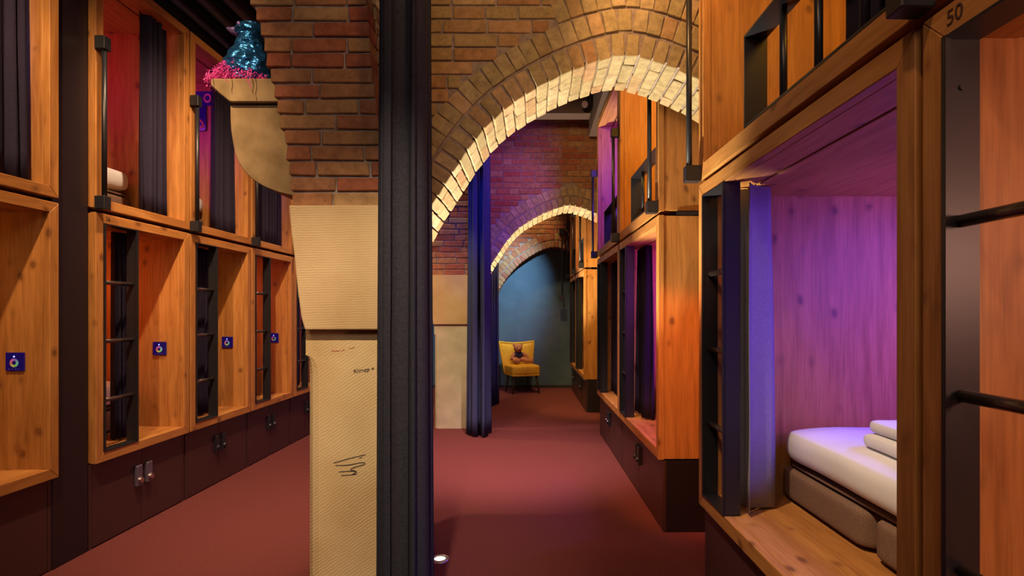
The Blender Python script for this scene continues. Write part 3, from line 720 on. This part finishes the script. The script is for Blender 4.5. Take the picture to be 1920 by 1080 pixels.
upl = {'z': 'upper oak bunk at the left picture edge with dark blue curtain', 'a': 'upper oak bunk with crimson interior above the bunk numbered 26', 'b': 'upper oak bunk with magenta interior left of the stone corbel',
    'c': 'upper oak bunk with deep violet curtain below the stone corbel', 'd': 'upper oak bunk hidden mostly behind the front pillar capital'}
for nm, a, b in Lg:
    bunk(-1, a, b, Z0L, Z1L, lowl[nm], ladder='near', pole=None, number='26' if nm == 'a' else None, panel=True, group=GR)
    bunk(-1, a, b, U0L, U1L, upl[nm], pole='near', group=GR)

# fillers and lockers
def locker(side, y0, y1, label, latches=True, mat='latch', ztop=.435, split=.5, group='dark locker bases under the bunks'):
    s = side; off = .03 if s > 0 else .04
    r = base_empty('locker_base', s, y0); tag(r, label, 'locker', group); L = y1 - y0
    MB().box(s * (off + .02), s * 1.4, .0, L, 0, ztop).build('carcass', M['filler'], r)
    e = .022
    for i, (a, b) in enumerate(((e, L * split), (L * split, L - e))):
        d = MB().box(s * off, s * (off + .019), a + .002, b - .002, .008, ztop - .004).build('door', M['locker'], r, .0015)
        if latches:
            c = L * split + (-.045 if i == 0 else .045); zc = .315 if s < 0 else .30
            lt = MB().box(s * off, s * (off - .022), c - .024, c + .024, zc - .065, zc + .065).build('latch', M[mat], d, .004)
            MB().tube([(s * (off - .022), c, zc - .028), (s * (off - .036), c, zc - .028)], [.021, .017], 14).build('latch_knob', M['steel'] if mat == 'latch' else M['latch_dark'], lt)
    MB().box(s * off, s * (off + .019), 0, e - .001, .0, ztop).build('end_strip', M['locker'], r, .001)
    MB().box(s * off, s * (off + .019), L - e + .001, L, .0, ztop).build('end_strip', M['locker'], r, .001)
    return r
locker(1, -.38, 1.146, 'dark locker base under the bunk numbered 50', False)
locker(1, 1.166, 2.60, 'dark locker base under the purple-lit bunk', False)
locker(1, 3.37, 4.76, 'dark locker base with black latches just past the front arch, right side', True, 'latch_dark')
locker(1, 4.775, 6.15, 'dark locker base with black latches, second past the front arch, right side', True, 'latch_dark')
locker(1, 7.46, 8.62, 'dark locker base past the second arch, right side', True, 'latch_dark')
locker(1, 8.64, 9.66, 'last dark locker base on the right, beside the blue-grey end wall', True, 'latch_dark')
locker(-1, 2.02, 2.868, 'dark locker base at the left picture edge', False, ztop=.48)
locker(-1, 3.107, 3.938, 'dark locker base with bright silver-knobbed latches under the bunk numbered 26', True, ztop=.48)
locker(-1, 3.956, 4.782, 'dark locker base with two black latches, second past the left filler column', True, 'latch_dark', ztop=.48)
locker(-1, 4.800, 5.612, 'dark locker base with two black latches, third past the left filler column', True, 'latch_dark', ztop=.48)
locker(-1, 5.632, 6.45, 'dark locker base half hidden behind the front sandstone pillar', True, 'latch_dark', ztop=.48)
struct(MB().box(-2.49, -3.6, 2.872, 3.100, 0, 3.6).build('trim_1', M['filler'], None, .002))
struct(MB().box(-2.60, -3.6, 2.0, 6.5, 1.901, 1.924).build('trim_2', M['filler']))
struct(MB().box(.87, 2.6, 3.372, 6.14, 1.931, 1.951).build('trim_3', M['filler']))
struct(MB().box(.92, 2.6, -.38, 2.59, 1.931, 1.951).build('trim_4', M['filler']))
struct(MB().box(-2.90, -2.94, 1.8, 9.9, 3.35, ZC).build('trim_5', M['ceiling']))
struct(MB().box(.74, .78, 7.47, 9.69, 1.931, 1.951).build('trim_6', M['filler']))

# ------------------------------------------------------------------ beds, duvets, pillows
def cushion(name, mat, parent, x0, x1, y0, y1, z0, z1, r=.04, seg=4, wr=0, loc=None, seed=0, puff=0):
    """soft rounded block"""
    nx, ny = max(4, int(abs(x1 - x0) / .05)), max(4, int(abs(y1 - y0) / .05)); nz = 4
    bm = bmesh.new(); bmesh.ops.create_cube(bm, size=1)
    bmesh.ops.subdivide_edges(bm, edges=bm.edges, cuts=9, use_grid_fill=True)
    a, b, c = abs(x1 - x0) / 2, abs(y1 - y0) / 2, abs(z1 - z0) / 2; m = Vector(((x0 + x1) / 2, (y0 + y1) / 2, (z0 + z1) / 2)); r = min(r, a, b, c)
    for v in bm.verts:
        p = Vector((v.co.x * 2 * a, v.co.y * 2 * b, v.co.z * 2 * c))
        q = Vector((max(-a + r, min(a - r, p.x)), max(-b + r, min(b - r, p.y)), max(-c + r, min(c - r, p.z))))
        # push surface grid to edges a little for better rounding
        d = p - q
        if d.length > 1e-6: p = q + d.normalized() * r
        if puff: p.z *= 1 + puff * (1 - (p.x / a) ** 2) * (1 - (p.y / b) ** 2)
        if wr:
            n = noise.noise(Vector((p.x * 7 + seed, p.y * 5, p.z * 6))) + .5 * noise.noise(Vector((p.x * 16, p.y * 13 + seed, p.z * 9)))
            p += (d.normalized() if d.length > 1e-6 else Vector((0, 0, 1))) * n * wr
        v.co = p + m
    me = bpy.data.meshes.new(name); bm.to_mesh(me); bm.free(); me.materials.append(mat)
    for f in me.polygons: f.use_smooth = True
    o = bpy.data.objects.new(name, me); col.objects.link(o); o.parent = parent
    sb = o.modifiers.new('sub', 'SUBSURF'); sb.levels = 1; sb.render_levels = 1
    return o
def bed(side, y0, y1, zf, where, two=True, pillow=True):
    """stands on the bottom board of a bunk; head at the back"""
    s = side; L = y1 - y0; d0, d1 = .345, 1.93
    r = base_empty('bed', s, y0, zf); tag(r, 'brown upholstered bed ' + where, 'bed', 'beds inside the bunks')
    if two:
        cushion('box_spring', M['boxspring'], r, s * d0, s * d1, .065, L * .5 - .004, .002, .155, .035)
        cushion('box_spring', M['boxspring'], r, s * d0, s * d1, L * .5 + .004, L - .065, .002, .155, .035)
    else: cushion('box_spring', M['boxspring'], r, s * d0, s * d1, .065, L - .065, .002, .155, .035)
    cushion('mattress', M['boxspring'], r, s * (d0 + .02), s * d1, .075, L - .075, .1545, .170, .008)
    q = base_empty('duvet', s, y0, zf); tag(q, 'white duvet on the bed ' + where, 'duvet', 'duvets on the beds')
    cushion('cover', M['linen'], q, s * (d0 - .015), s * (d1 - .35), .080, L - .080, .172, .335, .070, wr=.010, seed=y0, puff=.06)
    if pillow:
        p = base_empty('pillow', s, y0, zf); tag(p, ('white pillow on the bed ' if not two else 'white folded linen lying on the bed ') + where, 'pillow', 'pillows on the beds')
        if two:
            cushion('towel', M['linen'], p, s * (d0 + .08), s * (d0 + .50), .42, .90, .330, .395, .032, wr=.008, seed=3)
            cushion('towel', M['linen'], p, s * (d0 + .10), s * (d0 + .48), .43, .885, .388, .445, .028, wr=.008, seed=5)
        else: cushion('cover', M['linen'], p, s * (d1 - .335), s * (d1 - .02), .12, L - .12, .175, .36, .07, wr=.005, puff=.1)
bed(1, 1.166, 2.60, .50, 'inside the purple-lit lower bunk')
bed(1, 3.37, 4.76, .50, 'inside the magenta-lit bunk just past the front arch', pillow=False)
for nm, a, b, tx_ in (('a', 3.107, 3.938, 'in the lower bunk numbered 26'), ('b', 3.956, 4.782, 'in the second lower bunk past the left filler column'), ('c', 4.8, 5.612, 'in the third lower bunk past the left filler column')):
    bed(-1, a, b, Z0L + .055, tx_, False, pillow=False)
for nm, a, b, tx_ in (('a', 3.107, 3.938, 'in the crimson-lit upper bunk'), ('b', 3.956, 4.782, 'in the magenta-lit upper bunk')):
    bed(-1, a, b, U0L + .055, tx_, False)

# ------------------------------------------------------------------ bunk curtains
def bcurt(side, y0, ya, yb, z0, z1, label, mat='curtain_dark', folds=4, amp=.022, d=.156, seed=0):
    s = side; sk = -.0192 if s > 0 else .0096; bx_ = (.825 if s > 0 else -2.48) + s * d
    pts = [(bx_ + sk * y, y) for y in (ya, (ya + yb) / 2, yb)]
    return drape('bunk_curtain', label, pts, z0 + .012, z1 - .008, amp, folds, M[mat], 0, 'curtain', 'curtains drawn aside in the bunks', rows=10, seed=seed, thick=.003)
def zz(side, up): return ((U0R + .068, U1R - .068) if up else (Z0R + .06, Z1R - .06)) if side > 0 else ((U0L + .055, U1L - .055) if up else (Z0L + .055, Z1L - .055))
CU = [(1, 0, 2.25, 2.50, 'grey woven curtain with blue light in the purple-lit bunk', 'curtain', 3, .060),
      (1, 1, 1.30, 1.68, 'dark blue curtain behind the guard bars of the upper bunk above the purple one', 'curtain_dark', 4, .03),
      (1, 0, 4.30, 4.66, 'dark curtain beside the ladder in the magenta-lit bunk just past the front arch', 'curtain_dark', 5, .04),
      (1, 0, 4.90, 6.05, 'dark curtain drawn across the second lower bunk past the front arch', 'curtain_dark', 10, .03),
      (1, 0, 7.56, 8.50, 'purple-tinted curtain in the lower bunk past the second arch', 'curtain_dark', 8, .03),
      (1, 0, 8.72, 9.60, 'dark blue curtain in the last lower bunk on the right', 'curtain_dark', 8, .03),
      (-1, 0, 3.415, 3.60, 'aubergine curtain behind the ladder of the bunk numbered 26', 'curtain_dark', 4, .03),
      (-1, 0, 4.26, 4.42, 'aubergine curtain behind the ladder of the second left lower bunk', 'curtain_dark', 4, .03),
      (-1, 0, 5.73, 6.10, 'dark curtain in the lower bunk half hidden by the front pillar', 'curtain_dark', 4, .03),
      (-1, 1, 2.30, 2.77, 'dark blue curtain in the upper bunk at the left picture edge', 'curtain_dark', 6, .03),
      (-1, 1, 3.57, 3.83, 'dark grey curtain in front of the crimson upper bunk', 'curtain_dark', 4, .035),
      (-1, 1, 4.36, 4.67, 'deep purple curtain in the upper bunk left of the corbel', 'curtain_dark', 5, .035),
      (-1, 1, 5.02, 5.50, 'violet curtain in the upper bunk below the corbel', 'curtain_dark', 6, .035)]
for i, (s, up, ya, yb, lab, m_, fo, am) in enumerate(CU):
    z0, z1 = zz(s, up); bcurt(s, 0, ya, yb, z0, z1, lab, m_, fo, am if s > 0 else am * .8, seed=i + 2, d=.156 if s > 0 else (.085 if up else .15))

# ------------------------------------------------------------------ light inside the bunks
def inside(side, y0, y1, up, color, power, face='near', d=.9, color2=None, p2=0):
    s = side; z0, z1 = zz(s, up); sk = -.0192 if s > 0 else .0096; x0 = (.825 if s > 0 else -2.48) + sk * y0
    yy = y0 + .075
    light('bunk_strip', 'AREA', (x0 + s * d, yy, (z0 + z1) / 2 + .25), power, color, .9, (x0 + s * (d + (.35 if d > 1.2 else 0)), yy + 1, (z0 + z1) / 2 - .1), size_y=.5)
    if color2: light('bunk_top_strip', 'AREA', (x0 + s * 1.1, (y0 + y1) / 2 - .1, z1 - .03), p2, color2, .8, (x0 + s * 1.0, (y0 + y1) / 2, z0), size_y=.08)
PUR = (.50, .08, 1.0); MAG = (.85, .06, .55); BLU = (.06, .06, 1.0); ORA = (1.0, .36, .10); CRI = (1.0, .05, .10)
inside(1, 1.166, 2.60, 0, (.30, .09, 1.0), 66, d=1.5, color2=BLU, p2=20)
inside(1, 1.166, 2.60, 1, (1.0, .46, .06), 26)
inside(1, -.38, 1.146, 0, (1.0, .48, .34), 34, d=1.0)
inside(1, 3.37, 4.76, 0, (.75, .06, 1.0), 34, color2=BLU, p2=20)
inside(1, 3.37, 4.76, 1, (1.0, .45, .04), 60)
inside(1, 4.775, 6.15, 1, (.20, .05, 1.0), 150)
inside(1, 4.775, 6.15, 0, BLU, 3)
inside(1, 7.46, 8.62, 0, MAG, 6); inside(1, 7.46, 8.62, 1, (.8, .10, .10), 6)
inside(1, 8.64, 9.70, 0, BLU, 6); inside(1, 8.64, 9.70, 1, (.9, .4, .2), 5)
for nm, a, b in Lg:
    c, p = {'z': ((1.0, .35, .06), 4), 'a': ((1.0, .20, .04), 8), 'b': ((1.0, .40, .06), 3), 'c': ((1.0, .22, .08), 6), 'd': ((.5, .2, 1.0), 3)}[nm]
    inside(-1, a, b, 0, c, p, d=.9)
    c, p = {'z': ((.2, .3, 1.0), 3), 'a': ((1.0, .06, .22), 5), 'b': ((.8, .06, .9), 9), 'c': ((.25, .10, 1.0), 12), 'd': ((.25, .10, 1.0), 3)}[nm]
    inside(-1, a, b, 1, c, p, d=.9)

# ------------------------------------------------------------------ floor uplights
for x, y, lab in ((-.505, 3.0, 'round steel floor uplight lit on the carpet, beside the long charcoal drape'),):
    r = empty('floor_uplight', (x, y, 0)); tag(r, lab, 'lamp')
    mb = MB(); n = 24
    mb.loft([[(q * math.cos(2 * math.pi * k / n), q * math.sin(2 * math.pi * k / n), z) for k in range(n)] for q, z in ((.052, .0), (.050, .006), (.046, .008), (.032, .008), (.030, .003))], False); mb.build('bezel', M['steel'], r, smooth=True)
    mb = MB(); mb.loft([[(q * math.cos(2 * math.pi * k / n), q * math.sin(2 * math.pi * k / n), z) for k in range(n)] for q, z in ((.031, .001), (.030, .004), (.001, .005))]); mb.build('lens', M['lamp_glass'], r)

# ------------------------------------------------------------------ yellow chair and bear
ch = empty('cocktail_chair', (-.20, 9.42, 0), R(20)); tag(ch, 'mustard yellow velvet chair on dark splayed legs in front of the blue-grey wall', 'chair')
cushion('seat', M['mustard'], ch, -.25, .25, -.27, .23, .30, .475, .05, puff=.05)
cushion('seat_apron', M['mustard'], ch, -.245, .245, -.262, .225, .285, .34, .02)
def backf(sgn):
    def f(u, v):
        x = lerp(-1, 1, u); z = lerp(.30, .83, v); wd = lerp(.235, .315, v ** .9)
        top = .02 * (1 - x * x) * -1 if v > .9 else 0
        y = .20 + .13 * v - .06 * (x * x) * (.4 + v * .6) + sgn * .035 * (1 - max(abs(x) ** 6, (2 * v - 1) ** 8 if v > .5 else 0)) ** .5
        return (x * wd, y, z + top + .012 * x * x * v)
    return f
mb = MB(); mb.grid(backf(-1), 16, 14); mb.grid(backf(1), 16, 14)
bo = mb.build('backrest', M['mustard'], ch, smooth=True)
def backedge():
    f = backf(0); pts = [f(0, v / 12) for v in range(0, 13)] + [f(u / 12, 1) for u in range(1, 13)] + [f(1, 1 - v / 12) for v in range(1, 13)]
    return pts
mb = MB(); mb.tube(backedge(), .020, 8); mb.build('piping', M['mustard'], bo, smooth=True)
for x, y in ((-.19, -.20), (.19, -.20), (-.17, .19), (.17, .19)):
    MB().tube([(x, y, .30), (x * 1.22, y * 1.2, 0)], [.020, .010], 10).build('leg', M['wood_leg'], ch, smooth=True)
be = empty('teddy_bear', (-.255, 9.46, .494), R(18)); tag(be, 'brown plush teddy bear in a dark vest sitting on the yellow chair', 'toy')
mb = MB()
mb.ball((0, .02, .10), (.085, .07, .11)); mb.ball((-.01, -.01, .245), (.078, .07, .068)); mb.ball((-.01, -.075, .23), (.035, .035, .028))
mb.ball((-.075, .0, .30), (.026, .016, .028)); mb.ball((.055, .0, .30), (.026, .016, .028))
mb.tube([(-.05, -.02, .06), (-.09, -.10, .035), (-.06, -.17, .03)], [.045, .042, .035], 10); mb.ball((-.06, -.17, .04), (.04, .03, .045))
mb.tube([(.05, -.02, .06), (.13, -.07, .035), (.20, -.11, .03)], [.045, .042, .035], 10); mb.ball((.21, -.11, .04), (.03, .04, .045))
mb.tube([(-.07, 0, .16), (-.12, -.03, .11), (-.13, -.06, .06)], [.032, .03, .028], 10); mb.tube([(.07, 0, .16), (.13, -.02, .11), (.17, -.03, .07)], [.032, .03, .028], 10)
tb = mb.build('body', M['plush'], be, smooth=True); rm = tb.modifiers.new('remesh', 'REMESH'); rm.mode = 'VOXEL'; rm.voxel_size = .009; rm.use_smooth_shade = True
mb = MB(); mb.ball((0, .015, .125), (.094, .080, .075)); mb.build('vest', M['vest'], be, smooth=True)
mb = MB(); mb.ball((-.01, -.108, .236), (.012, .008, .009)); mb.build('nose', M['vest'], be)
for x in (-.04, .02): MB().ball((x, -.076, .262), (.007, .006, .008)).build('eye', M['vest'], be)

# ------------------------------------------------------------------ ceiling fittings beyond the front arch
b1 = MB().box(-1.6, .66, 6.35, 6.55, 3.62, 3.86).build('ceiling_beam', M['beam'], None, .004); tag(b1, 'brown cross beam under the ceiling in front of the second arch', 'beam')
b2 = MB().box(.68, .78, 3.45, 6.8, 3.50, 3.86).build('ceiling_beam', M['beam'], None, .004); tag(b2, 'long brown beam under the ceiling running above the right-hand bunks', 'beam')
for i, (x, y) in enumerate(((.60, 5.7), (.60, 6.2))):
    r = empty('spotlight', (x, y, 3.86)); tag(r, ['nearer', 'farther'][i] + ' small black spotlight on a stem beside the long ceiling beam', 'lamp', 'spotlights beyond the front arch')
    MB().tube([(0, 0, 0), (0, 0, -.16)], .008, 8).build('stem', M['black'], r)
    MB().tube([(0, .03, -.15), (-.03, -.06, -.21)], [.035, .042], 14).build('head', M['black'], r, smooth=True)
    MB().tube([(-.0295, -.0585, -.209), (-.032, -.065, -.213)], [.036, .036], 14).build('reflector', M['steel'], r)
r = empty('conduit', (.50, 9.70, 0)); tag(r, 'thin black upright tube with square box on the blue-grey end wall', 'pole')
MB().tube([(0, -.03, 1.62), (0, -.03, 2.76)], .014, 8).build('tube', M['black'], r)
for z in (1.60, 2.76): MB().box(-.05, .05, -.07, .02, z - .05, z + .05).build('box', M['black'], r, .004)

# ------------------------------------------------------------------ printed plates on the end wall of the magenta bunk
yy_ = 4.718; r = empty('printed_board', (-2.83, yy_, 3.05)); tag(r, 'small dark board with pink ring and orange stroke in the magenta upper bunk', 'board')
def rrect(w, h, q=.02, n=5):
    P = []
    for cx, cy, a0 in ((w - q, h - q, 0), (-w + q, h - q, 90), (-w + q, -h + q, 180), (w - q, -h + q, 270)):
        for i in range(n + 1):
            a = R(a0 + 90 * i / n); P.append((cx + q * math.cos(a), cy + q * math.sin(a)))
    return P
MB().prism([(a + .03, b + .11) for a, b in rrect(.085, .06)], 1, 0, .006).build('upper_plate', M['panel'], r)
MB().prism([(a, b - .055) for a, b in rrect(.045, .11)], 1, -.004, .005).build('lower_plate', M['panel'], r)
M['pink_print'] = plain('pink_print', (.8, .25, .30), .5); M['orange_print'] = plain('orange_print', (.9, .38, .08), .5)
MB().tube([(.06 + .026 * math.cos(2 * math.pi * i / 16), -.001, .112 + .032 * math.sin(2 * math.pi * i / 16)) for i in range(17)], .008, 6).build('ring', M['pink_print'], r)
MB().tube([(-.025, -.005, -.08), (.0, -.005, -.075), (.02, -.005, -.10), (.028, -.005, -.13), (.0, -.005, -.14)], .006, 6).build('stroke', M['orange_print'], r)
